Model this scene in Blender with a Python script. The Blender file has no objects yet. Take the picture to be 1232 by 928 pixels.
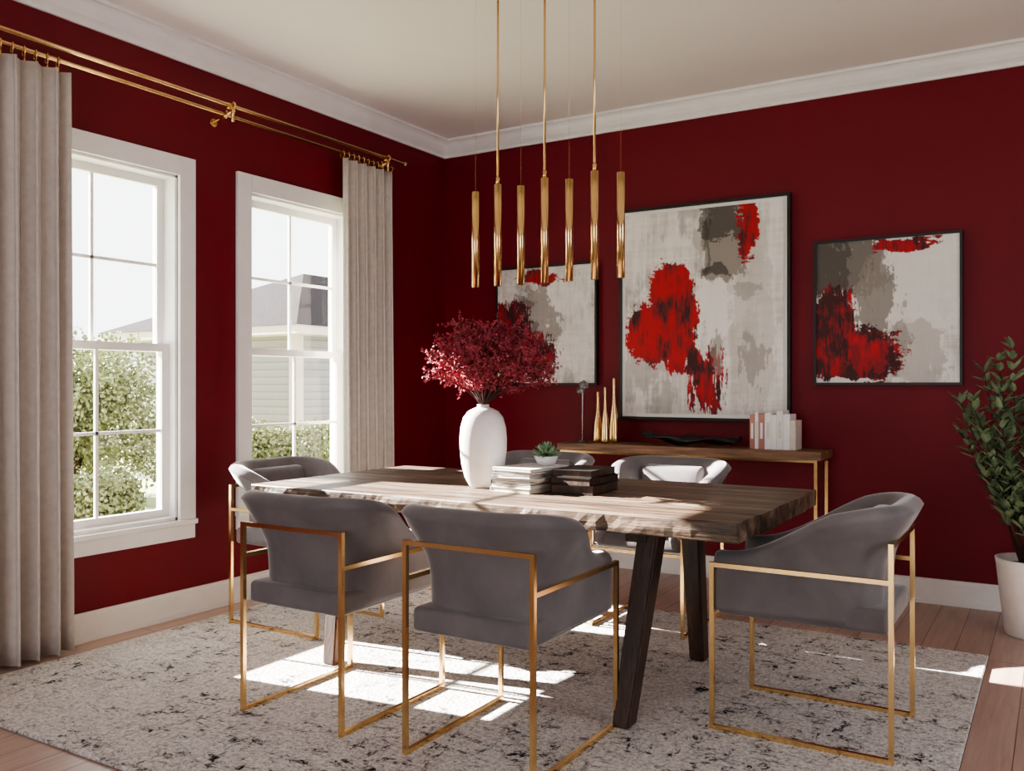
import bpy, bmesh, math, random
from mathutils import Vector, Matrix, noise
random.seed(7)
S=bpy.context.scene
COL=S.collection
def lin(h):
    h=h.lstrip('#'); o=[]
    for i in (0,2,4):
        c=int(h[i:i+2],16)/255
        o.append(c/12.92 if c<=0.04045 else ((c+0.055)/1.055)**2.4)
    return tuple(o)+(1,)
# ---------------- materials
def newmat(name):
    m=bpy.data.materials.new(name); m.use_nodes=True
    nt=m.node_tree; b=nt.nodes['Principled BSDF']
    return m,nt,b
def N(nt,t,**k):
    n=nt.nodes.new(t)
    for a,v in k.items(): setattr(n,a,v)
    return n
def coords(nt,scale=(1,1,1),rot=(0,0,0),kind='Object'):
    tc=N(nt,'ShaderNodeTexCoord'); mp=N(nt,'ShaderNodeMapping')
    mp.inputs['Scale'].default_value=scale; mp.inputs['Rotation'].default_value=rot
    nt.links.new(tc.outputs[kind],mp.inputs['Vector']); return mp.outputs[0]
def noisen(nt,vec,scale,detail=4,rough=.55,dist=0):
    n=N(nt,'ShaderNodeTexNoise'); n.inputs['Scale'].default_value=scale
    n.inputs['Detail'].default_value=detail; n.inputs['Roughness'].default_value=rough
    n.inputs['Distortion'].default_value=dist
    nt.links.new(vec,n.inputs['Vector']); return n.outputs['Fac']
def ramp(nt,fac,stops):
    r=N(nt,'ShaderNodeValToRGB'); e=r.color_ramp.elements
    while len(e)>1: e.remove(e[-1])
    e[0].position=stops[0][0]; e[0].color=stops[0][1]
    for p,c in stops[1:]:
        x=e.new(p); x.color=c
    nt.links.new(fac,r.inputs[0]); return r.outputs[0]
def mixc(nt,fac,a,b,mode='MIX'):
    m=N(nt,'ShaderNodeMix',data_type='RGBA',blend_type=mode)
    for s,v in ((0,fac),(6,a),(7,b)):
        if hasattr(v,'links') : nt.links.new(v,m.inputs[s])
        else: m.inputs[s].default_value=v
    return m.outputs[2]
def bump(nt,b,h,strength=.2,dist=.01):
    n=N(nt,'ShaderNodeBump'); n.inputs['Strength'].default_value=strength; n.inputs['Distance'].default_value=dist
    nt.links.new(h,n.inputs['Height']); nt.links.new(n.outputs[0],b.inputs['Normal'])
def simple(name,c1,c2=None,rough=.5,metal=0,scale=8,bs=0,bscale=60,bd=.005,sheen=0,spec=None):
    m,nt,b=newmat(name)
    v=coords(nt)
    if c2 is None: c2=tuple(x*.9 for x in c1[:3])+(1,)
    f=noisen(nt,v,scale)
    nt.links.new(ramp(nt,f,[(.3,c1),(.7,c2)]),b.inputs['Base Color'])
    b.inputs['Roughness'].default_value=rough; b.inputs['Metallic'].default_value=metal
    if sheen: 
        b.inputs['Sheen Weight'].default_value=sheen; b.inputs['Sheen Roughness'].default_value=.4
    if spec is not None: b.inputs['Specular IOR Level'].default_value=spec
    if bs: bump(nt,b,noisen(nt,v,bscale,3),bs,bd)
    return m
W4=(1,1,1,1)
def wood(name,stops,rough=.5,axis='x',sc=1.0,bs=.25,cracks=0):
    m,nt,b=newmat(name)
    s={'x':(.55,7,7),'y':(7,.55,7),'z':(7,7,.55)}[axis]
    v=coords(nt,tuple(k*sc for k in s))
    f=noisen(nt,v,2.2,9,.68,.8)
    v2=coords(nt,tuple(k*sc*4 for k in s))
    g=noisen(nt,v2,3,6,.6,.2)
    c=ramp(nt,f,stops)
    gg=ramp(nt,g,[(.35,(.5,.45,.43,1)),(.6,W4)])
    c=mixc(nt,.75,c,gg,'MULTIPLY')
    h=g
    if cracks:
        v3=coords(nt,tuple(k*sc*1.7 for k in s)); k=noisen(nt,v3,2.6,5,.6,1.2)
        cr=ramp(nt,k,[(.478,W4),(.496,(.12,.09,.08,1)),(.504,(.12,.09,.08,1)),(.522,W4)])
        big=noisen(nt,coords(nt,(1.5,3,3)),2,2)
        cr=mixc(nt,ramp(nt,big,[(.42,(0,0,0,1)),(.6,W4)]),W4,cr)
        c=mixc(nt,cracks,c,cr,'MULTIPLY')
    nt.links.new(c,b.inputs['Base Color'])
    b.inputs['Roughness'].default_value=rough
    bump(nt,b,h,bs,.004)
    return m
M={}
M['wall']=simple('crimson_wall_paint',lin('#6d071b'),lin('#670619'),.55,scale=3,bs=.06,bscale=220,bd=.001,spec=.35)
M['white']=simple('white_trim_paint',lin('#e8e6e5'),lin('#e2e0df'),.4)
M['ceil']=simple('ceiling_paint',lin('#e8e2de'),lin('#e4deda'),.9,scale=2)
M['gold']=simple('brushed_gold',(.86,.60,.30,1),(.80,.54,.25,1),.22,1,scale=20)
m,nt,b=newmat('grey_velvet')
v=coords(nt); f=noisen(nt,v,5,4,.55,.4)
nt.links.new(ramp(nt,f,[(.3,lin('#6a6566')),(.5,lin('#736e6f')),(.72,lin('#807b7b'))]),b.inputs['Base Color'])
b.inputs['Roughness'].default_value=.8; b.inputs['Sheen Weight'].default_value=.7; b.inputs['Sheen Roughness'].default_value=.3
b.inputs['Specular IOR Level'].default_value=.15
bump(nt,b,noisen(nt,v,10,4),.18,.012); M['velvet']=m
M['curtain']=simple('linen_curtain',lin('#c4bcb5'),lin('#b8afa8'),.95,scale=30,bs=.15,bscale=400,bd=.001,sheen=.2)
M['wood']=wood('rustic_table_wood',[(.30,lin('#281c15')),(.43,lin('#4f3c30')),(.55,lin('#73604f')),(.70,lin('#9d8b7b'))],.45,'x',1,.7,.95)
M['leg']=wood('dark_leg_wood',[(.3,lin('#20140f')),(.5,lin('#3f2a1f')),(.75,lin('#6d4e3c'))],.5,'z',1,.5,.6)
M['console']=wood('console_wood',[(.3,lin('#523828')),(.5,lin('#7f5f48')),(.75,lin('#a58066'))],.45,'x')
M['black']=simple('black_frame',lin('#1b1817'),lin('#141211'),.45)
M['vase']=simple('white_ceramic',lin('#e4e0dd'),lin('#dad6d3'),.55,scale=20,bs=.1,bscale=90)
M['paper']=simple('book_paper',lin('#d8cfc2'),lin('#c6bcae'),.8,scale=60)
M['twig']=simple('twig_bark',lin('#4a2a20'),lin('#2f1a14'),.8)
M['redleaf']=simple('burgundy_leaf',lin('#7a1c2b'),lin('#b34f5b'),.65,scale=26)
M['green']=simple('olive_green_leaf',lin('#4e6242'),lin('#869c7b'),.4,scale=14)
M['succ']=simple('succulent_green',lin('#8fa886'),lin('#6b8a66'),.6,scale=30)
M['treeleaf']=simple('tree_leaf',lin('#6a744e'),lin('#a0a57c'),.7,scale=4)
M['soil']=simple('potting_soil',lin('#2a1d16'),lin('#1a120d'),1,scale=60)
M['grass']=simple('grass',lin('#8d9a6c'),lin('#a4aa84'),1,scale=1.5)
M['pink']=simple('pink_book',lin('#b98478'),lin('#a8736a'),.7)
M['glassy']=simple('smoked_crystal',(.5,.48,.47,1),(.2,.2,.2,1),.1,.6,scale=40)
m,nt,b=newmat('house_siding'); v=coords(nt,(0,0,1)); w=N(nt,'ShaderNodeTexWave',bands_direction='Z',wave_profile='SAW'); w.inputs['Scale'].default_value=2.6
nt.links.new(v,w.inputs['Vector']); nt.links.new(ramp(nt,w.outputs['Fac'],[(0,lin('#5f5c5b')),(.16,lin('#8c8886')),(1,lin('#969290'))]),b.inputs['Base Color']); M['siding']=m
m,nt,b=newmat('roof_shingle'); v=coords(nt,(1,1,1)); br=N(nt,'ShaderNodeTexBrick'); br.inputs['Scale'].default_value=5
br.inputs['Color1'].default_value=lin('#2f2a2c'); br.inputs['Color2'].default_value=lin('#262224'); br.inputs['Mortar'].default_value=lin('#181516')
nt.links.new(v,br.inputs['Vector']); nt.links.new(br.outputs['Color'],b.inputs['Base Color']); b.inputs['Roughness'].default_value=.95; b.inputs['Specular IOR Level'].default_value=.1; M['roof']=m
# floor planks (along Y)
m,nt,b=newmat('oak_plank_floor')
v=coords(nt,(1,1,1),(0,0,math.radians(90)))
br=N(nt,'ShaderNodeTexBrick'); br.inputs['Scale'].default_value=1; br.inputs['Brick Width'].default_value=1.6; br.inputs['Row Height'].default_value=.14
br.inputs['Mortar Size'].default_value=.002; br.inputs['Color1'].default_value=lin('#c2a89b'); br.inputs['Color2'].default_value=lin('#b09486'); br.inputs['Mortar'].default_value=lin('#6c5044')
br.offset=.37
nt.links.new(v,br.inputs['Vector'])
g=noisen(nt,coords(nt,(14,1,1)),3,8,.6,.4)
nt.links.new(mixc(nt,.6,br.outputs['Color'],ramp(nt,g,[(.3,(.6,.55,.53,1)),(.65,W4)]),'MULTIPLY'),b.inputs['Base Color'])
b.inputs['Roughness'].default_value=.35; bump(nt,b,g,.08,.002); M['floor']=m
# rug
m,nt,b=newmat('distressed_rug')
v=coords(nt,(1,1,1)); 
va=coords(nt,(3.8,9,1),(0,0,math.radians(20)))
vb=coords(nt,(10,4,1),(0,0,math.radians(-14)))
n1=noisen(nt,va,1.7,12,.84,.5); n2=noisen(nt,vb,1.5,12,.84,.4)
big=noisen(nt,v,1.8,3)
fine=noisen(nt,v,60,3,.7)
spk=noisen(nt,coords(nt,(1,1,1),(0,0,.6)),34,3,.65,.8)
wrm=noisen(nt,v,28,2,.6,2.5)
base=ramp(nt,fine,[(.3,lin('#aea8a3')),(.48,lin('#dbd6d2')),(.7,lin('#efecea'))])
lines=ramp(nt,wrm,[(.46,W4),(.49,(.5,.48,.48,1)),(.51,(.5,.48,.48,1)),(.54,W4)])
base=mixc(nt,.85,base,lines,'MULTIPLY')
k1=ramp(nt,n1,[(.525,(0,0,0,1)),(.56,W4)])
k2=ramp(nt,n2,[(.54,(0,0,0,1)),(.575,W4)])
kk=mixc(nt,1.0,k1,k2,'ADD')
kb=mixc(nt,1.0,kk,ramp(nt,big,[(.40,(.22,.22,.22,1)),(.52,W4)]),'MULTIPLY')
kf=mixc(nt,1.0,kb,ramp(nt,spk,[(.42,W4),(.56,(.12,.12,.12,1))]),'MULTIPLY')
nt.links.new(mixc(nt,kf,base,lin('#100e13')),b.inputs['Base Color'])
b.inputs['Roughness'].default_value=1; b.inputs['Specular IOR Level'].default_value=.05
bump(nt,b,fine,.9,.012); M['rug']=m
# glass
m,nt,b=newmat('window_glass'); nt.nodes.remove(b)
tr=N(nt,'ShaderNodeBsdfTransparent'); gl=N(nt,'ShaderNodeBsdfGlossy'); gl.inputs['Roughness'].default_value=.02
fr=N(nt,'ShaderNodeFresnel'); fr.inputs[0].default_value=1.3; mx=N(nt,'ShaderNodeMixShader')
nt.links.new(fr.outputs[0],mx.inputs[0]); nt.links.new(tr.outputs[0],mx.inputs[1]); nt.links.new(gl.outputs[0],mx.inputs[2])
nt.links.new(mx.outputs[0],nt.nodes['Material Output'].inputs[0]); M['glass']=m
# painted canvas
m,nt,b=newmat('painted_canvas'); at=N(nt,'ShaderNodeVertexColor'); at.layer_name='Col'
nt.links.new(at.outputs[0],b.inputs['Base Color']); b.inputs['Roughness'].default_value=.6
bump(nt,b,noisen(nt,coords(nt,(1,1,.4)),70,6),.4,.004); M['canvas']=m

# ---------------- geometry helpers
def obj(name,me,parent=None,loc=(0,0,0),rot=(0,0,0),mat=None):
    if mat is not None and len(me.materials)==0: me.materials.append(mat)
    o=bpy.data.objects.new(name,me); COL.objects.link(o)
    o.location=loc; o.rotation_euler=rot
    if parent: o.parent=parent
    return o
def empty(name,loc=(0,0,0),rotz=0):
    e=bpy.data.objects.new(name,None); e.empty_display_size=.1; COL.objects.link(e)
    e.location=loc; e.rotation_euler=(0,0,rotz); return e
def mesh(name,vs,fs,smooth=False):
    me=bpy.data.meshes.new(name); me.from_pydata(vs,[],fs); me.update()
    if smooth:
        for p in me.polygons: p.use_smooth=True
    return me
def bm_box(bm,lo,hi,bev=0,seg=2):
    r=bmesh.ops.create_cube(bm,size=1)
    vs=r['verts']
    for v in vs:
        v.co=Vector((lo[i]+(v.co[i]+.5)*(hi[i]-lo[i]) for i in range(3)))
    if bev:
        es=list({e for v in vs for e in v.link_edges})
        bmesh.ops.bevel(bm,geom=es,offset=bev,segments=seg,affect='EDGES',profile=.5)
def boxes(name,lst,bev=0,seg=2,smooth=False):
    bm=bmesh.new()
    for lo,hi in lst: bm_box(bm,lo,hi,bev,seg)
    bmesh.ops.recalc_face_normals(bm,faces=bm.faces[:])
    me=bpy.data.meshes.new(name); bm.to_mesh(me); bm.free()
    if smooth:
        for p in me.polygons: p.use_smooth=True
    return me
def cyl(bm,p0,p1,r,r2=None,n=16):
    p0=Vector(p0);p1=Vector(p1);d=p1-p0
    mt=Matrix.Translation((p0+p1)/2)@d.to_track_quat('Z','Y').to_matrix().to_4x4()
    bmesh.ops.create_cone(bm,cap_ends=True,segments=n,radius1=r,radius2=r if r2 is None else r2,depth=d.length,matrix=mt)
def bmm(name,bm,smooth=False):
    me=bpy.data.meshes.new(name); bm.to_mesh(me); bm.free()
    if smooth:
        for p in me.polygons: p.use_smooth=len(p.vertices)<=4
    return me
def lathe(name,prof,n=40,sx=1,sy=1):
    vs=[];fs=[]
    for r,z in prof:
        for i in range(n):
            a=2*math.pi*i/n; vs.append((r*math.cos(a)*sx,r*math.sin(a)*sy,z))
    for k in range(len(prof)-1):
        for i in range(n):
            j=(i+1)%n; fs.append((k*n+i,k*n+j,(k+1)*n+j,(k+1)*n+i))
    fs.append(tuple(range(n))[::-1]); fs.append(tuple((len(prof)-1)*n+i for i in range(n)))
    me=mesh(name,vs,fs,True); me.polygons[-1].use_smooth=False; me.polygons[-2].use_smooth=False
    return me
def beam(name,p0,p1,w0,w1):
    vs=[]
    for p,w in ((p0,w0),(p1,w1)):
        for sx,sy in ((-1,-1),(1,-1),(1,1),(-1,1)): vs.append((p[0]+sx*w[0]/2,p[1]+sy*w[1]/2,p[2]))
    bm=bmesh.new(); b=[bm.verts.new(v) for v in vs]
    for f in ((3,2,1,0),(4,5,6,7),(0,1,5,4),(1,2,6,5),(2,3,7,6),(3,0,4,7)): bm.faces.new([b[i] for i in f])
    bmesh.ops.bevel(bm,geom=bm.edges[:],offset=.006,segments=2,affect='EDGES')
    return bmm(name,bm)
def torus(bm,c,R,r,axis,n=20,m=8):
    rot=Vector(axis).to_track_quat('Z','Y').to_matrix(); c=Vector(c); V=[]
    for i in range(n):
        a=2*math.pi*i/n; row=[]
        for j in range(m):
            q=2*math.pi*j/m
            row.append(bm.verts.new(c+rot@Vector(((R+r*math.cos(q))*math.cos(a),(R+r*math.cos(q))*math.sin(a),r*math.sin(q)))))
        V.append(row)
    for i in range(n):
        for j in range(m): bm.faces.new((V[i][j],V[(i+1)%n][j],V[(i+1)%n][(j+1)%m],V[i][(j+1)%m]))

# ---------------- room shell
RX,RY,RZ=6.0,-8.0,3.0
obj('floor',boxes('floor',[((-.15,RY-.15,-.1),(RX+.15,.15,0))]),mat=M['floor'])
obj('ceiling',boxes('ceiling',[((-.15,RY-.15,RZ),(RX+.15,.15,RZ+.1))]),mat=M['ceil'])
obj('wall_back',boxes('wall_back',[((-.15,0,0),(RX+.15,.15,RZ))]),mat=M['wall'])
W=[(-3.2,-2.37),(-1.885,-1.055)]; Z0,Z1=.5,2.29
T=.15
L=[((-T,RY,0),(0,W[0][0],RZ)),((-T,W[0][1],0),(0,W[1][0],RZ)),((-T,W[1][1],0),(0,0,RZ))]
for a,b_ in W: L+=[((-T,a,0),(0,b_,Z0)),((-T,a,Z1),(0,b_,RZ))]
obj('wall_left',boxes('wall_left',L),mat=M['wall'])
WR=[(-3.7,-1.7)]; R0,R1=.5,2.5  # unseen opening added in the right wall for sky fill
L=[((RX,RY,0),(RX+T,WR[0][0],RZ)),((RX,WR[0][1],0),(RX+T,0,RZ))]
for a,b_ in WR: L+=[((RX,a,0),(RX+T,b_,R0)),((RX,a,R1),(RX+T,b_,RZ))]
obj('wall_right',boxes('wall_right',L),mat=M['wall'])
WF=(1.2,4.6)  # unseen opening added behind the camera for sky fill
obj('wall_front',boxes('wall_front',[((0,RY-T,0),(WF[0],RY,RZ)),((WF[1],RY-T,0),(RX,RY,RZ)),((WF[0],RY-T,2.5),(WF[1],RY,RZ))]),mat=M['wall'])
# crown
prof=[(0,2.885),(.014,2.885),(.014,2.902),(.022,2.908),(.040,2.922),(.058,2.944),(.072,2.968),(.085,2.98),(.10,2.984),(.10,3.0)]
vs=[];fs=[]
for p,z in prof:
    vs+=[(p,RY+p,z),(RX-p,RY+p,z),(RX-p,-p,z),(p,-p,z)]
for k in range(len(prof)-1):
    for i in range(4):
        j=(i+1)%4; fs.append((k*4+i,k*4+j,(k+1)*4+j,(k+1)*4+i))
obj('trim_1',mesh('crown_molding',vs,fs),mat=M['white'])
obj('baseboard_left',boxes('bl',[((0,RY,0),(.018,0,.115)),((0,RY,.115),(.012,0,.135)),((.018,RY,0),(.03,-.018,.02))]),mat=M['white'])
obj('baseboard_back',boxes('bb',[((.018,-.018,0),(RX,0,.115)),((.012,-.012,.115),(RX,0,.135)),((.03,-.03,0),(RX,-.018,.02))]),mat=M['white'])
obj('baseboard_right',boxes('br',[((RX-.018,RY,0),(RX,-.03,.135))]),mat=M['white'])
def window(name,y0,y1):
    e=empty(name,(0,(y0+y1)/2,0)); h=(y1-y0)/2; c=.1
    fr=[((0,-h-c,Z0),(.022,-h,Z1+c)),((0,h,Z0),(.022,h+c,Z1+c)),((0,-h,Z1),(.022,h,Z1+c)),
        ((0,-h-c,Z0-.1),(.018,h+c,Z0-.025)),((0,-h-c-.005,Z0-.025),(.035,h+c+.005,Z0)),
        ((-T,-h,Z0-.001),(.0,h,Z0+.02)),((-T,-h,Z1-.015),(0,h,Z1)),((-T,-h,Z0),(0,-h+.015,Z1)),((-T,h-.015,Z0),(0,h,Z1))]
    obj('casing',boxes('casing',fr,.002,1),e,mat=M['white'])
    zm=(Z0+Z1)/2; s=.04; hh=h-.015
    def sash(n,x0,x1,a,b_):
        l=[((x0,-hh,a),(x1,-hh+s,b_)),((x0,hh-s,a),(x1,hh,b_)),((x0,-hh+s,a),(x1,hh-s,a+s)),((x0,-hh+s,b_-s),(x1,hh-s,b_)),
           ((x0+.01,-.008,a+s),(x1-.01,.008,b_-s)),((x0+.01,-hh+s,(a+b_)/2-.008),(x1-.01,hh-s,(a+b_)/2+.008))]
        obj(n,boxes(n,l),e,mat=M['white'])
        xm=(x0+x1)/2
        obj(n+'_glass',mesh('g',[(xm,-hh+s,a+s),(xm,hh-s,a+s),(xm,hh-s,b_-s),(xm,-hh+s,b_-s)],[(0,1,2,3)]),e,mat=M['glass'])
    sash('lower_sash',-.085,-.05,Z0+.02,zm+.02); sash('upper_sash',-.125,-.09,zm-.02,Z1-.015)
window('window_1',*W[0]); window('window_2',*W[1])
for i,(a,b_) in enumerate(WR):
    l=[((RX-.02,a-.1,R0-.1),(RX,a,R1+.1)),((RX-.02,b_,R0-.1),(RX,b_+.1,R1+.1)),((RX-.02,a,R1),(RX,b_,R1+.1)),((RX-.04,a,R0-.1),(RX,b_,R0)),
       ((RX+.05,(a+b_)/2-.03,R0),(RX+.09,(a+b_)/2+.03,R1))]
    obj('window_%d'%(i+3),boxes('w',l),mat=M['white'])  # frame of the added out-of-view window that brings in sky fill
mid=(WF[0]+WF[1])/2
obj('door_1',boxes('d',[((WF[0],RY,0),(WF[0]+.08,RY+.02,2.5)),((WF[1]-.08,RY,0),(WF[1],RY+.02,2.5)),((WF[0]+.08,RY,2.42),(WF[1]-.08,RY+.02,2.5)),((mid-.03,RY,0),(mid+.03,RY+.02,2.42))]),mat=M['white'])  # frame of the added out-of-view doorway, there for fill light

# ---------------- curtains and rod
def curtain(name,y0,y1,folds,seed,ztop):
    n=folds*14; m=24; vs=[];fs=[]
    rnd=random.Random(seed); ph=[rnd.uniform(-.5,.5) for _ in range(folds+2)]
    for j in range(m+1):
        q=j/m; z=.015+(ztop-.015)*q
        for i in range(n+1):
            s=i/n; k=s*folds; ki=int(k); wob=ph[ki]*(1-(k-ki))+ph[min(ki+1,folds+1)]*(k-ki)
            amp=.05*(1-.45*q)*(1+.35*wob)
            sn=math.sin(2*math.pi*k+wob*.9)
            x=.115+amp*(abs(sn)**.8)*math.copysign(1,sn)
            y=y0+(y1-y0)*s+.012*math.sin(4*math.pi*k+wob)+.01*wob*(1-q)
            vs.append((x,y,z))
    for j in range(m):
        for i in range(n):
            a=j*(n+1)+i; fs.append((a,a+1,a+n+2,a+n+1))
    o=obj(name,mesh(name,vs,fs,True),mat=M['curtain'])
    md=o.modifiers.new('s','SOLIDIFY'); md.thickness=.004; return o
curtain('curtain',-3.95,-3.045,10,3,2.60)
curtain('curtain',-1.245,-.735,6,5,2.61)
rod=empty('curtain_rod',(0,0,0))
bm=bmesh.new()
cyl(bm,(.155,-4.3,2.685),(.155,-.67,2.685),.010)
cyl(bm,(.095,-4.3,2.65),(.095,-.72,2.65),.010)
bmesh.ops.create_uvsphere(bm,u_segments=14,v_segments=8,radius=.015,matrix=Matrix.Translation((.155,-.67,2.685)))
obj('rods',bmm('rods',bm,True),rod,mat=M['gold'])
bm=bmesh.new()
for y in (-3.9,-2.14,-.85):
    cyl(bm,(0,y,2.62),(.165,y,2.66),.008); cyl(bm,(0,y,2.62),(.008,y,2.62),.022)
    cyl(bm,(.155,y,2.60),(.155,y,2.70),.010); cyl(bm,(.14,y-.03,2.685),(.14,y+.03,2.685),.017)
    torus(bm,(.155,y,2.685),.018,.006,(0,1,0)); torus(bm,(.095,y,2.65),.018,.006,(0,1,0))
obj('brackets',bmm('br',bm,True),rod,mat=M['gold'])
bm=bmesh.new()
for y0,y1,n in ((-3.9,-3.08,17),(-1.22,-.75,11)):
    for i in range(n):
        y=y0+(y1-y0)*i/(n-1)
        torus(bm,(.095,y,2.64),.024,.0035,(.3,1,0),14,6)
        cyl(bm,(.1,y,2.590),(.1,y,2.617),.004,n=6)
obj('rings',bmm('ri',bm,True),rod,mat=M['gold'])

# ---------------- rug
RUGZ=.014
o=obj('area_rug',boxes('rug',[((.2,-3.69,.0),(3.64,-.98,RUGZ))],.005,2),mat=M['rug'])

# ---------------- table
tb=empty('dining_table',(1.935,-2.08,RUGZ))
def plank_top():
    bm=bmesh.new(); w=1.1; nb=5; zt=.76-RUGZ; th=.066; n=70
    for k in range(nb):
        a=-w/2+w*k/nb; b2=-w/2+w*(k+1)/nb
        ring=[]
        e=.004
        for i in range(n+1):
            x=-1.1+2.2*i/n
            def jit(sd,am): return am*noise.fractal(Vector((x*5,sd*3.3,k*9.1)),.8,2.0,4)
            ja=-abs(jit(1,.012)) if k==0 else 0; jb=abs(jit(2,.012)) if k==nb-1 else 0
            ja2=jit(3,.010) if k==0 else 0; jb2=jit(4,.010) if k==nb-1 else 0
            xx=x
            if i in (0,n): xx=x+jit(7+k,.012)
            sec=[(a+e,zt),(b2-e,zt),(b2-jb*.3,zt-e),(b2+jb2,zt-th*.5),(b2-jb*.8,zt-th+e),(b2-e-jb,zt-th),(a+e-ja,zt-th),(a-ja*.8,zt-th+e),(a+ja2,zt-th*.5),(a-ja*.3,zt-e)]
            ring.append([bm.verts.new((xx,y,z)) for y,z in sec])
        for i in range(n):
            for j in range(10):
                bm.faces.new((ring[i][j],ring[i][(j+1)%10],ring[i+1][(j+1)%10],ring[i+1][j]))
        bm.faces.new(ring[0][::-1]); bm.faces.new(ring[n])
    bmesh.ops.recalc_face_normals(bm,faces=bm.faces[:])
    return bmm('top',bm)
obj('tabletop',plank_top(),tb,mat=M['wood'])
for i,(sx,sy) in enumerate(((1,-1),(1,1),(-1,-1),(-1,1))):
    x0=.675 if sy<0 else .64; x1=.735 if sy<0 else .65
    me=beam('leg',(sx*x0,sy*.485+(.105 if sy>0 else 0)*-1,0),(sx*x1,sy*.36+(.105*-1 if sy>0 else 0),.695),(.065,.07),(.08,.09))
    obj('leg_%d'%(i+1),me,tb,mat=M['leg'])
for i,sx in enumerate((-1,1)):
    obj('rail_%d'%(i+1),boxes('r',[((sx*.69-.04,-.42,.63),(sx*.69+.04,.32,.681))],.004),tb,mat=M['leg'])
obj('stretcher',boxes('r',[((-.65,-.05,.62),(.65,.03,.68))],.004),tb,mat=M['leg'])

# ---------------- chairs
def sstep(a,b,x):
    t=max(0,min(1,(x-a)/(b-a))); return t*t*(3-2*t)
def shell_mesh():
    w=.226; yb=-.245; yf=.27; R=.12
    path=[]
    for i in range(14): path.append((w,yf+(yb+R-yf)*i/14,1,0))
    for i in range(11):
        a=math.radians(90*i/10); path.append((w-R+R*math.cos(a),yb+R-R*math.sin(a),math.cos(a),-math.sin(a)))
    for i in range(1,7): 
        x=(w-R)*(1-i/6); path.append((x,yb,0,-1))
    full=path+[(-x,y,-nx,ny) for x,y,nx,ny in path[-2::-1]]
    st=[]
    for x,y,nx,ny in full: st.append((x,y,nx,ny,1.0,0.0))
    x,y,nx,ny=full[0][:4]
    pre=[(x,y+.022,nx,ny,.35,.022),(x,y+.016,nx,ny,.75,.009)]
    x,y,nx,ny=full[-1][:4]
    post=[(x,y+.016,nx,ny,.75,.009),(x,y+.022,nx,ny,.35,.022)]
    st=pre+st+post
    K=16; vs=[];fs=[];C=None
    for x,y,nx,ny,ts,zm in st:
        f=(.285-y)/.53
        zt=.612+.193*sstep(.08,1.0,f)-zm; zb=.41+zm
        back=ny*ny
        sf=.045+.065*sstep(0,.8,f)
        def fl(h):
            h=max(0,h)
            return (sf*(1-back)+.105*back)*(.35*h**2+.65*sstep(.45,1.0,h))
        sec=[]
        thb,tht=.05,.09
        for i in range(K):
            h=i/(K-1); z=zb+(zt-.042-zb)*h
            hh=(z-.41)/(.39); th=(thb+(tht-thb)*h)
            c=fl(hh)-th/2; sec.append((c+th/2*ts,z))
        th=tht; hh=(zt-.41)/.39; c=fl(hh)*.97-th/2
        for a in (20,45,70,90,110,135,160):
            q=math.radians(a); sec.append((c+th/2*ts*math.cos(q),zt-.042+.042*math.sin(q)))
        for i in range(K-1,-1,-1):
            h=i/(K-1); z=zb+(zt-.042-zb)*h
            hh=(z-.41)/(.39); th=(thb+(tht-thb)*h)
            c=fl(hh)-th/2; sec.append((c-th/2*ts,z))
        C=len(sec)
        for o_,z in sec: vs.append((x+nx*o_,y+ny*o_,z))
    n=len(st)
    for k in range(n-1):
        for i in range(C):
            j=(i+1)%C; fs.append((k*C+i,(k+1)*C+i,(k+1)*C+j,k*C+j))
    fs.append(tuple(range(C))); fs.append(tuple((n-1)*C+i for i in range(C))[::-1])
    return mesh('upholstered_shell',vs,fs,True)
def pillow(name,lo,hi,bev,puff=.012,tilt=0):
    bm=bmesh.new(); bm_box(bm,lo,hi,bev,4)
    bmesh.ops.subdivide_edges(bm,edges=[e for e in bm.edges if e.calc_length()>.08],cuts=6,use_grid_fill=True)
    c=[(lo[i]+hi[i])/2 for i in range(3)]; h=[(hi[i]-lo[i])/2 for i in range(3)]
    ax=min(range(3),key=lambda i:h[i])
    for v in bm.verts:
        u=[(v.co[i]-c[i])/h[i] for i in range(3)]
        f=1
        for i in range(3):
            if i!=ax: f*=max(0,1-u[i]**2)
        v.co[ax]+=math.copysign(puff*f*min(1,abs(u[ax])*1.5),u[ax])
        if tilt: v.co.y-=tilt*(v.co.z-lo[2])
    return bmm(name,bm,True)
shell=shell_mesh()
seatb=pillow('seat_base',(-.222,-.282,.395),(.222,.275,.475),.018,.004)
cush=pillow('seat_cushion',(-.172,-.19,.47),(.172,.285,.525),.024,.012)
backc=pillow('back_cushion',(-.17,-.20,.51),(.17,-.12,.765),.03,.018,.22)
def frame_mesh():
    bm=bmesh.new(); r=.0078; X=.237; YB=-.293; YF=.285
    for s in (-1,1):
        x=s*X
        bm_box(bm,(x-r,YB-r,0),(x+r,YB+r,.69)); bm_box(bm,(x-r,YF-r,0),(x+r,YF+r,.575))
        bm_box(bm,(x-r,YB+r,0),(x+r,YF-r,.015)); bm_box(bm,(x-r,YB+r,.56),(x+r,YF-r,.575))
    bm_box(bm,(-X+r,YB-r,.675),(X-r,YB+r,.69))
    bm_box(bm,(-X+r,YF-r,.378),(X-r,YF+r,.393))
    return bmm('gold_frame',bm)
fram=frame_mesh()
def chair(x,y,rz):
    e=empty('dining_chair',(x,y,RUGZ),rz)
    obj('frame',fram,e,mat=M['gold']); obj('upholstered_shell',shell,e,mat=M['velvet'])
    obj('seat_base',seatb,e,mat=M['velvet']); obj('seat_cushion',cush,e,mat=M['velvet']); obj('back_cushion',backc,e,mat=M['velvet'])
chair(1.602,-2.862,0)
chair(2.349,-2.862,0)
chair(3.165,-2.19,math.radians(90))
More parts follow.
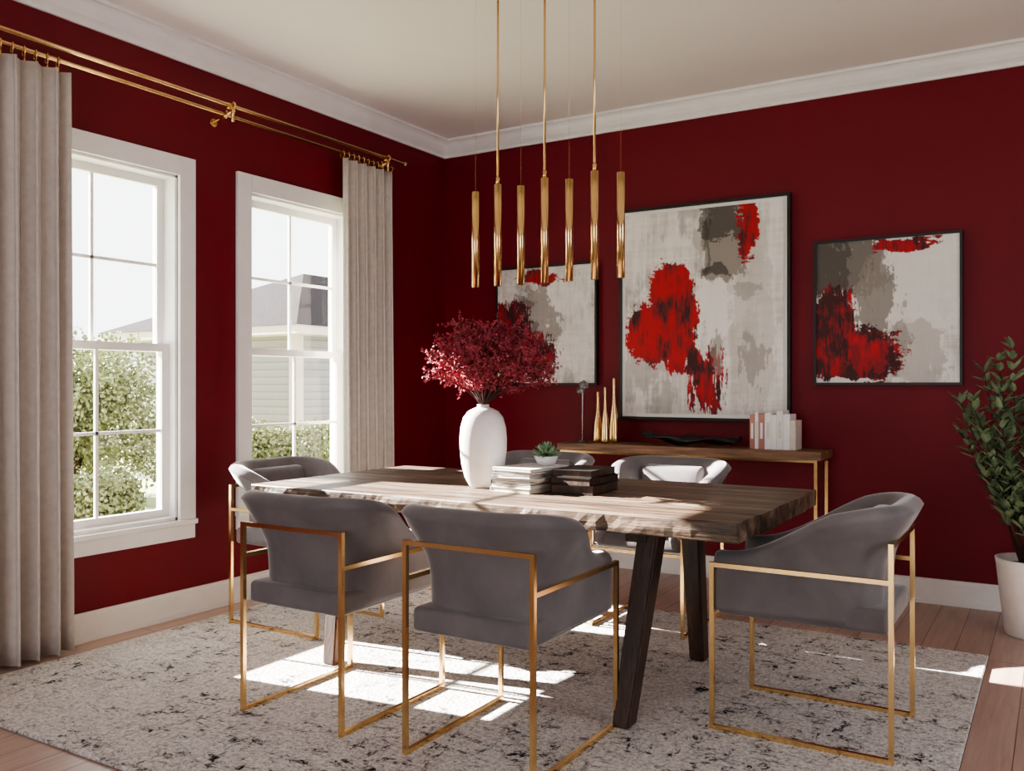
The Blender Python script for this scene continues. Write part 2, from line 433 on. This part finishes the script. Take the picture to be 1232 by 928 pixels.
chair(.66,-2.10,math.radians(-90))
chair(2.17,-1.17,math.radians(180))
chair(1.40,-1.17,math.radians(180))

# ---------------- pendant
pd=empty('pendant_light',(2.02,-2.08,0))
bm=bmesh.new()
for i in range(7):
    x=-.355+.1188*i
    zt=2.07 if i%2==0 else 2.09
    cyl(bm,(x,0,1.64),(x,0,zt),.0165,n=24)
    if i%2==1:
        cyl(bm,(x,0,zt),(x,0,zt+.03),.008); cyl(bm,(x,0,zt+.02),(x,0,3.0),.005,n=10)
    else: cyl(bm,(x,0,zt),(x,0,3.0),.0004,n=5)
obj('tubes_and_rods',bmm('t',bm,True),pd,mat=M['gold'])
obj('ceiling_canopy',boxes('c',[((-.42,-.03,2.975),(.42,.03,3.0))],.005),pd,mat=M['gold'])

# ---------------- framed art
def fbm(x,y,sd,o=5,H=.7):
    return noise.fractal(Vector((x,y,sd*7.31)),H,2.0,o)
def el(s,t,cx,cy,rx,ry,amp,sd,fx=6,fy=6,w=.10,pw=2.0,br=.22,hor=False):
    if abs(s-cx)>rx*2.2 or abs(t-cy)>ry*2.2: return 0.0
    ws=s+.03*fbm(s*9,t*9,sd+40,3); wt=t+.03*fbm(s*9+4,t*9,sd+41,3)
    d=1-((abs(ws-cx)/rx)**pw+(abs(wt-cy)/ry)**pw)**(1/pw)
    st=fbm(s*8,t*60,sd+50,4,.5) if hor else fbm(s*60,t*8,sd+50,4,.5)
    d+=amp*fbm(s*fx,t*fy,sd)+br*st+.12*fbm(s*70,t*70,sd+60,2)
    return sstep(-w/2,w/2,d)
def mixv(a,b,f): return [a[i]*(1-f)+b[i]*f for i in range(3)]
WHT=lin('#e6e2df')[:3]; LG=lin('#c0b9b4')[:3]; GR=lin('#877f79')[:3]; DK=lin('#332c29')[:3]; RD=lin('#b00a1a')[:3]; DR=lin('#3c030b')[:3]; BR=lin('#cc1a26')[:3]
def redc(s,t,sd,dark=0):
    f=fbm(s*9,t*6,sd+3)*.9+.6*fbm(s*50,t*7,sd+13,4,.5)+.32+dark; return mixv(RD,DR,max(0,min(1,f)))
def bg(s,t,sd):
    f=.42+.5*fbm(s*4,t*2.2,sd)+.35*fbm(s*30,t*3,sd+1,4,.5)+.25*fbm(s*4,t*40,sd+9,4,.5)
    c=mixv(WHT,LG,max(0,min(1,f)))
    return mixv(c,GR,.5*sstep(.15,.5,fbm(s*3+5,t*3,sd+2)+.3*fbm(s*40,t*4,sd+7)))
def art_big(s,t):
    c=bg(s,t,1)
    c=mixv(c,WHT,el(s,t,.62,.45,.18,.16,.5,4)*.9)
    c=mixv(c,LG,el(s,t,.82,.55,.12,.5,.5,5,8,3)*.6)
    c=mixv(c,mixv(GR,LG,.1),el(s,t,.65,.17,.13,.18,.2,6,5,5,.1,5,.1))
    c=mixv(c,DK,.75*el(s,t,.64,.07,.12,.10,.6,7,8,4,hor=True))
    c=mixv(c,DK,.75*el(s,t,.61,.315,.11,.022,.4,8,6,10,.1,2,.1,True))
    c=mixv(c,DK,.5*el(s,t,.54,.18,.025,.15,.8,31,6,6))
    c=mixv(c,redc(s,t,2),el(s,t,.78,.13,.06,.14,.35,9,8,5,.1,3,.3,True))
    c=mixv(c,redc(s,t,3,-.05),max(el(s,t,.31,.40,.14,.16,.15,10,9,9,.08,2.4,.07,True),el(s,t,.20,.60,.20,.15,.15,11,9,9,.08,2.6,.07,True),el(s,t,.34,.56,.13,.23,.2,21,9,9,.08,3,.12)))
    c=mixv(c,redc(s,t,4,.3),max(el(s,t,.54,.85,.09,.15,.3,12,12,4,.12,4,.45),el(s,t,.47,.74,.09,.09,.5,13,9,6)))
    c=mixv(c,GR,.6*el(s,t,.83,.74,.07,.14,.7,14,10,5))
    c=mixv(c,GR,.6*el(s,t,.60,.70,.03,.1,.6,15,10,5))
    c=mixv(c,GR,.5*el(s,t,.80,.40,.1,.05,.8,33,5,9,hor=True))
    return c
def art_r(s,t):
    c=bg(s,t,5); c=mixv(c,WHT,el(s,t,.8,.28,.4,.4,.3,16)*.75)
    c=mixv(c,mixv(GR,DK,.35),el(s,t,.16,.2,.30,.22,.6,17,6,6))
    c=mixv(c,DK,.6*el(s,t,.08,.2,.14,.2,.8,34,6,6))
    c=mixv(c,GR,.9*el(s,t,.42,.45,.14,.30,.6,18,8,8))
    c=mixv(c,LG,.9*el(s,t,.72,.80,.18,.22,.6,19,7,7))
    c=mixv(c,GR,.6*el(s,t,.62,.72,.05,.2,.9,35,7,7))
    c=mixv(c,redc(s,t,6,.1),el(s,t,.60,.05,.25,.05,.4,20,6,12,hor=True))
    c=mixv(c,redc(s,t,7,.5),max(el(s,t,.12,.66,.19,.36,.25,22,7,7),el(s,t,.32,.80,.30,.20,.25,23,8,8,br=.1,hor=True)))
    c=mixv(c,BR,.3*el(s,t,.38,.8,.14,.12,.9,24,10,8))
    c=mixv(c,WHT,.9*el(s,t,.2,.985,.35,.02,.4,25))
    return c
def art_l(s,t):
    c=bg(s,t,8); c=mixv(c,WHT,el(s,t,.7,.5,.3,.4,.4,26)*.4)
    c=mixv(c,GR,.8*el(s,t,.42,.45,.2,.28,.6,27,8,8))
    c=mixv(c,DK,.5*el(s,t,.25,.4,.14,.14,.9,36,8,8))
    c=mixv(c,redc(s,t,9,.5),max(el(s,t,.14,.58,.22,.3,.3,28,7,7),el(s,t,.38,.76,.24,.2,.3,29,8,8)))
    c=mixv(c,redc(s,t,10,.1),el(s,t,.42,.08,.22,.06,.5,30,6,10,hor=True))
    return c
def painting(x0,x1,z0,z1,fn,nx,nz,fw=.018,mat_w=.0):
    w=x1-x0;h=z1-z0; e=empty('framed_painting',((x0+x1)/2,0,(z0+z1)/2))
    D=-.045
    fr=[((-w/2,D,-h/2),(-w/2+fw,-.001,h/2)),((w/2-fw,D,-h/2),(w/2,-.001,h/2)),((-w/2+fw,D,h/2-fw),(w/2-fw,-.001,h/2)),((-w/2+fw,D,-h/2),(w/2-fw,-.001,-h/2+fw)),
        ((-w/2+fw,-.012,-h/2+fw),(w/2-fw,-.001,h/2-fw))]
    obj('frame',boxes('frame',fr),e,mat=M['black'])
    a=w/2-fw; c=h/2-fw
    if mat_w:
        obj('mat_board',boxes('mb',[((-a,-.03,-c),(a,-.0125,c))]),e,mat=M['white']); a-=mat_w; c-=mat_w
    vs=[];cols=[]
    for j in range(nz+1):
        for i in range(nx+1):
            s=i/nx;t=j/nz; vs.append((-a+2*a*s,-.034,c-2*c*t)); cols.append(fn(s,t))
    fs=[(j*(nx+1)+i,(j+1)*(nx+1)+i,(j+1)*(nx+1)+i+1,j*(nx+1)+i+1) for j in range(nz) for i in range(nx)]
    me=mesh('canvas',vs,fs); ca=me.color_attributes.new('Col','FLOAT_COLOR','POINT')
    fl=[]
    for q in cols: fl+=[q[0],q[1],q[2],1]
    ca.data.foreach_set('color',fl)
    obj('canvas',me,e,mat=M['canvas'])
painting(1.437,2.544,.98,2.347,art_big,240,300,.018,.022)
painting(2.679,3.46,1.203,2.04,art_r,200,210,.014)
painting(.476,1.273,1.203,2.03,art_l,150,160,.014)

# ---------------- console
cn=empty('console_table',(1.95,-.165,0))
obj('top',boxes('top',[((-.83,-.15,.782),(.83,.15,.83))],.004),cn,mat=M['console'])
bm=bmesh.new()
for s in (-1,1):
    x=s*.80
    for y in (-.135,.135): bm_box(bm,(x-.009,y-.009,0),(x+.009,y+.009,.782))
    bm_box(bm,(x-.009,-.126,0),(x+.009,.126,.016)); bm_box(bm,(x-.009,-.126,.766),(x+.009,.126,.782))
for y in (-.135,.135): bm_box(bm,(-.791,y-.007,.768),(.791,y+.007,.782))
obj('gold_legs',bmm('gl',bm),cn,mat=M['gold'])
def bottle(x,y,h,rb,mt,name='gold_bottle'):
    p=[(.001,0),(rb*.9,0),(rb,.01),(rb,.03),(rb*.95,h*.25),(rb*.75,h*.42),(rb*.35,h*.6),(rb*.25,h*.8),(rb*.28,h*.98),(rb*.2,h)]
    return obj(name,lathe(name,p,28),loc=(x,y,.83),mat=mt)
bottle(1.345,-.17,.33,.036,M['gold']); bottle(1.44,-.13,.42,.034,M['gold']); bottle(1.425,-.23,.36,.028,M['gold'])
bm=bmesh.new(); bmesh.ops.create_icosphere(bm,subdivisions=1,radius=.036,matrix=Matrix.Translation((1.262,-.21,1.20)))
bmesh.ops.create_icosphere(bm,subdivisions=1,radius=.030,matrix=Matrix.Translation((1.235,-.2,1.165)))
cyl(bm,(1.25,-.21,.84),(1.255,-.21,1.18),.003,n=8); cyl(bm,(1.25,-.21,.83),(1.25,-.21,.842),.025)
obj('crystal_ornament',bmm('co',bm),mat=M['glassy'])
vs=[];fs=[];n=40;mm=8
for i in range(n+1):
    s=i/n*2-1; wd=.075*(1-abs(s)**2.2)+.004
    for j in range(mm+1):
        q=j/mm*2-1
        vs.append((s*.31,q*wd,.010+.06*abs(s)**3*(1 if s<0 else .5)+.034*q*q*(1-s*s)+.012*math.sin(s*7+q*2)))
for i in range(n):
    for j in range(mm):
        a=i*(mm+1)+j; fs.append((a,a+mm+1,a+mm+2,a+1))
o=obj('black_driftwood_dish',mesh('dish',vs,fs,True),loc=(1.98,-.2,.833),rot=(0,0,math.radians(4)),mat=M['black'])
md=o.modifiers.new('s','SOLIDIFY'); md.thickness=.014; md.offset=1
bk=empty('book_row',(2.36,-.165,.83)); x=0
cw=[M['pink'],M['white'],M['pink'],M['white'],M['white'],M['vase'],M['white'],M['paper']]
for i in range(8):
    t=[.03,.022,.035,.04,.03,.036,.04,.032][i]; h=[.2,.215,.205,.21,.2,.225,.205,.17][i]
    obj('book_%d'%(i+1),boxes('b',[((x,-.075,0),(x+t-.001,.07,h))],.002,1),bk,mat=cw[i])
    obj('label_%d'%(i+1),boxes('b',[((x+t*.3,-.0765,h*.3),(x+t*.7,-.075,h*.75))]),bk,mat=M['paper'] if i%2 else M['white'])
    x+=t

# ---------------- table decor
TZ=.7605
fp=empty('vase_of_red_foliage',(1.785,-2.2,TZ))
pr=[(.001,0),(.050,0),(.060,.008),(.080,.045),(.094,.10),(.101,.16),(.102,.21),(.098,.26),(.086,.302),(.066,.328),(.042,.341),(.028,.345),(.025,.350),(.026,.358),(.021,.358),(.019,.345),(.019,.30)]
obj('vase',lathe('vase',pr,48,1,.72),fp,rot=(0,0,math.radians(31)),mat=M['vase'])
rnd=random.Random(11)
bm=bmesh.new(); tips=[]
def rv(r=rnd): 
    while 1:
        v=Vector((r.uniform(-1,1),r.uniform(-1,1),r.uniform(-1,1)))
        if .1<v.length<1: return v.normalized()
neck=Vector((0,0,.35))
for k in range(46):
    a=k*2.39996; u=(k+.5)/46
    el_=math.asin(1-1.3*u) if 1-1.3*u>-1 else -.25
    el_=max(-.36,el_)
    sc=rnd.uniform(.78,1.10)
    tgt=Vector((.03+math.cos(a)*math.cos(el_)*.275*sc,.018+math.sin(a)*math.cos(el_)*.25*sc,.52+math.sin(el_)*.20*sc))
    p=Vector((0,0,.30)); q=neck+Vector((tgt.x*.05,tgt.y*.05,.01)); cyl(bm,p,q,.003,.003,6)
    ctl=Vector((tgt.x*.35,tgt.y*.35,.34+(tgt.z-.34)*.75)); prev=q
    for s in range(1,7):
        v_=s/6; pt=q*(1-v_)**2+ctl*2*v_*(1-v_)+tgt*v_*v_
        cyl(bm,prev,pt,.003*(1-v_*.6)+.0006,.003*(1-v_*.7)+.0005,5)
        if s>=3:
            tips.append((prev.copy(),pt.copy()))
            for m_ in range(4):
                d=(rv()+(pt-prev).normalized()*.5); d.z*=.6; d.normalize(); e2=pt+d*rnd.uniform(.03,.07)
                cyl(bm,pt,e2,.0013,.0006,4); tips.append((pt.copy(),e2))
        prev=pt
obj('twigs',bmm('tw',bm),fp,mat=M['twig'])
def leafmesh(name,items,fold=.2):
    vs=[];fs=[]
    for c,d,up,l,w in items:
        d=d.normalized(); s=d.cross(up)
        if s.length<1e-3: s=d.orthogonal()
        s.normalize(); n_=s.cross(d); b0=len(vs)
        vs+= [c,c+d*l*.3+s*w*.5+n_*w*fold,c+d*l*.7+s*w*.38+n_*w*fold,c+d*l,c+d*l*.7-s*w*.38+n_*w*fold,c+d*l*.3-s*w*.5+n_*w*fold,c+d*l*.5]
        for a,b2 in ((0,1),(1,2),(2,3),(3,4),(4,5),(5,0)): fs.append((b0+6,b0+a,b0+b2))
    return mesh(name,[tuple(v) for v in vs],fs)
it=[]
for p,q in tips:
    for k in range(13):
        c=p.lerp(q,rnd.uniform(.2,1.1))+rv()*rnd.uniform(.001,.012)
        it.append((c,rv()+Vector((0,0,.1)),rv(),rnd.uniform(.009,.016),rnd.uniform(.008,.012)))
obj('leaves',leafmesh('leaves',it),fp,mat=M['redleaf'])

def bookstack(name,loc,items,pg):
    e=empty(name,loc); z=0
    for i,(dx,dy,w,d,t,rz,mt) in enumerate(items):
        obj('cover_%d'%(i+1),boxes('b',[((-w/2,-d/2,0),(w/2,d/2,.0025)),((-w/2,-d/2,t-.0025),(w/2,d/2,t-.0003)),((-w/2,-d/2,.0025),(-w/2+.003,d/2,t-.0025))]),e,loc=(dx,dy,z),rot=(0,0,math.radians(rz)),mat=mt)
        obj('pages_%d'%(i+1),boxes('b',[((-w/2+.003,-d/2+.004,.0025),(w/2-.004,d/2-.004,t-.0025))]),e,loc=(dx,dy,z),rot=(0,0,math.radians(rz)),mat=pg)
        z+=t
    return z
mg=[]
for i in range(7):
    mg.append((rnd.uniform(-.01,.01),rnd.uniform(-.01,.01),.2,.26,[.02,.012,.016,.012,.016,.012,.012][i],rnd.uniform(-9,9),[M['paper'],M['white'],M['black'],M['paper'],M['white'],M['velvet'],M['white']][i]))
h=bookstack('magazine_stack',(2.0,-2.165,TZ),mg,M['paper'])
bookstack('book_stack',(2.225,-2.10,TZ),[(0,0,.19,.27,.038,3,M['black']),(.0,0,.185,.26,.03,-2,M['black']),(-.004,.0,.18,.25,.03,2,M['black'])],M['leg'])
sp=empty('potted_succulent',(2.04,-2.10,TZ+h))
obj('bowl',lathe('bowl',[(.001,0),(.028,0),(.04,.012),(.052,.04),(.048,.04),(.038,.03),(.001,.03)],32),sp,mat=M['vase'])
it=[]
for k in range(280):
    a=rnd.uniform(0,6.28); e_=rnd.uniform(.05,1.5); d=Vector((math.cos(a)*math.cos(e_),math.sin(a)*math.cos(e_),math.sin(e_)))
    it.append((Vector((0,0,.035))+d*rnd.uniform(.0,.04),d,rv(),rnd.uniform(.02,.04),.014))
obj('leaves',leafmesh('sl',it),sp,mat=M['succ'])

# ---------------- potted plant
pp=empty('potted_plant',(3.80,-.47,0))
obj('pot',lathe('pot',[(.001,0),(.115,0),(.125,.015),(.16,.34),(.165,.37),(.15,.37),(.145,.33),(.001,.33)],48),pp,mat=M['vase'])
obj('soil',lathe('soil',[(.001,.331),(.144,.331),(.001,.34)],32),pp,mat=M['soil'])
bm=bmesh.new(); it=[]; r2=random.Random(5)
def stem(a,lean,H,curve=0):
    p=Vector((math.cos(a)*.05,math.sin(a)*.05,.33))
    d=Vector((math.cos(a)*lean,math.sin(a)*lean,1)).normalized(); nseg=20
    for s in range(nseg):
        q=p+d*(H/nseg); cyl(bm,p,q,.006*(1-s/nseg*.6),.006*(1-(s+1)/nseg*.6),6)
        d=(d+Vector((r2.uniform(-.06,.06),r2.uniform(-.06,.06),curve))).normalized(); p=q
        if s>=5:
            for m_ in range(4):
                b_=r2.uniform(0,6.28); u=r2.uniform(.3,1.4)
                dd=Vector((math.cos(b_),math.sin(b_),u))
                it.append((p.copy(),dd,Vector((0,0,1)),r2.uniform(.06,.10),r2.uniform(.024,.034)))
for k in range(13): stem(k*2.4,r2.uniform(.05,.30),r2.uniform(.5,.9))
stem(math.pi+.5,.14,1.06); stem(math.pi+.3,.20,.95); stem(math.pi+.7,.25,.82); stem(math.pi,.28,.66); stem(math.pi+.6,.17,1.0)
obj('stems',bmm('st',bm),pp,mat=M['twig']); obj('leaves',leafmesh('pl',it,.15),pp,mat=M['green'])

# ---------------- outdoors
obj('lawn',boxes('lawn',[((-60,-40,-.6),(-.3,60,-.505))]),mat=M['grass'])
hs=empty('neighbor_house',(0,0,0))
obj('siding_walls',boxes('hw',[((-10.5,5,-.5),(-6.5,13,2.0))]),hs,mat=M['siding'])
obj('eave_and_trim',boxes('ct',[((-6.62,4.96,-.5),(-6.46,5.12,2.0)),((-10.95,4.55,2.0),(-6.05,13.4,2.14))]),hs,mat=M['paper'])
a=[(-10.98,4.52,2.141),(-6.02,4.52,2.141),(-6.02,13.43,2.141),(-10.98,13.43,2.141),(-8.5,7.2,3.35),(-8.5,10.8,3.35)]
obj('hip_roof',mesh('hr',a,[(0,1,4),(1,2,5,4),(2,3,5),(3,0,4,5)]),hs,mat=M['roof'])
def tree(name,x,y,z0,R,H,n,seed=1):
    r=random.Random(seed); e=empty(name,(x,y,-.5)); it=[]
    bl=[(Vector((r.uniform(-1,1)*R*.65,r.uniform(-1,1)*R*.65,z0+max(.18,r.uniform(.15,.85))*H+R*.2*(z0<.15))),R*r.uniform(.3,.5)) for _ in range(20)]
    for k in range(n):
        c,rr=r.choice(bl); d=rv(r); pt=c+d*rr*r.uniform(.5,1.05)
        if pt.z<.06: continue
        it.append((pt,rv(r),rv(r),.065*r.uniform(.6,1.2)*.9,.045))
    obj('foliage',leafmesh('fo',it),e,mat=M['treeleaf'])
    bm=bmesh.new(); cyl(bm,(0,0,0),(0,0,z0+H*.5),.06,.03,8)
    for c,rr in bl[:8]: cyl(bm,(0,0,z0+.1),tuple(c),.025,.01,6)
    obj('trunk',bmm('tr',bm),e,mat=M['twig'])
tree('tree',-7.3,1.75,.35,1.3,1.95,24000,seed=1)
tree('tree',-8.8,.3,.5,1.5,2.1,16000,seed=2)
tree('tree',-8.9,3.0,.3,.8,1.4,8000,seed=9)
tree('shrub',-5.3,3.4,.1,.6,.95,9000,seed=3)
tree('shrub',-5.2,4.7,.1,.6,.9,9000,seed=4)
tree('shrub',-6.0,1.2,.0,.6,.4,6000,seed=6)

# ---------------- light
w=bpy.data.worlds.new('World'); S.world=w; w.use_nodes=True
bgN=w.node_tree.nodes['Background']; bgN.inputs[0].default_value=(.95,.97,1,1); bgN.inputs[1].default_value=4.0
sd=bpy.data.lights.new('sun','SUN'); sd.energy=88; sd.angle=math.radians(.55); sd.color=(1,.95,.88)
so=bpy.data.objects.new('sun',sd); COL.objects.link(so)
d=Vector((1,.13,-.50)); so.rotation_euler=d.to_track_quat('-Z','Y').to_euler(); so.location=(-5,0,6)
def portal(name,loc,nx,sx,sy):
    l=bpy.data.lights.new(name,'AREA'); l.shape='RECTANGLE'; l.size=sx; l.size_y=sy; l.cycles.is_portal=True
    o=bpy.data.objects.new(name,l); COL.objects.link(o); o.location=loc
    o.rotation_euler=Vector(nx).to_track_quat('-Z','Z').to_euler()
for i,(a,b_) in enumerate(W): portal('portal_%d'%i,(-.16,(a+b_)/2,(Z0+Z1)/2),(1,0,0),b_-a,Z1-Z0)
for i,(a,b_) in enumerate(WR): portal('portal_r%d'%i,(RX+.16,(a+b_)/2,(R0+R1)/2),(-1,0,0),b_-a,R1-R0)
portal('portal_f',(mid,RY-.16,1.25),(0,1,0),WF[1]-WF[0],2.5)
try:
    S.view_settings.view_transform='AgX'; S.view_settings.look='AgX - Medium High Contrast'; S.view_settings.exposure=0.0
except Exception as ex: print(ex)

# ---------------- camera
cd=bpy.data.cameras.new('camera'); cd.sensor_width=36; cd.lens=1080/1232*36; cd.clip_start=.05; cd.clip_end=200
co=bpy.data.objects.new('camera',cd); COL.objects.link(co)
co.location=(3.908,-5.44,1.2); co.rotation_euler=(math.radians(90),0,math.atan2(.521,.8535))
S.camera=co
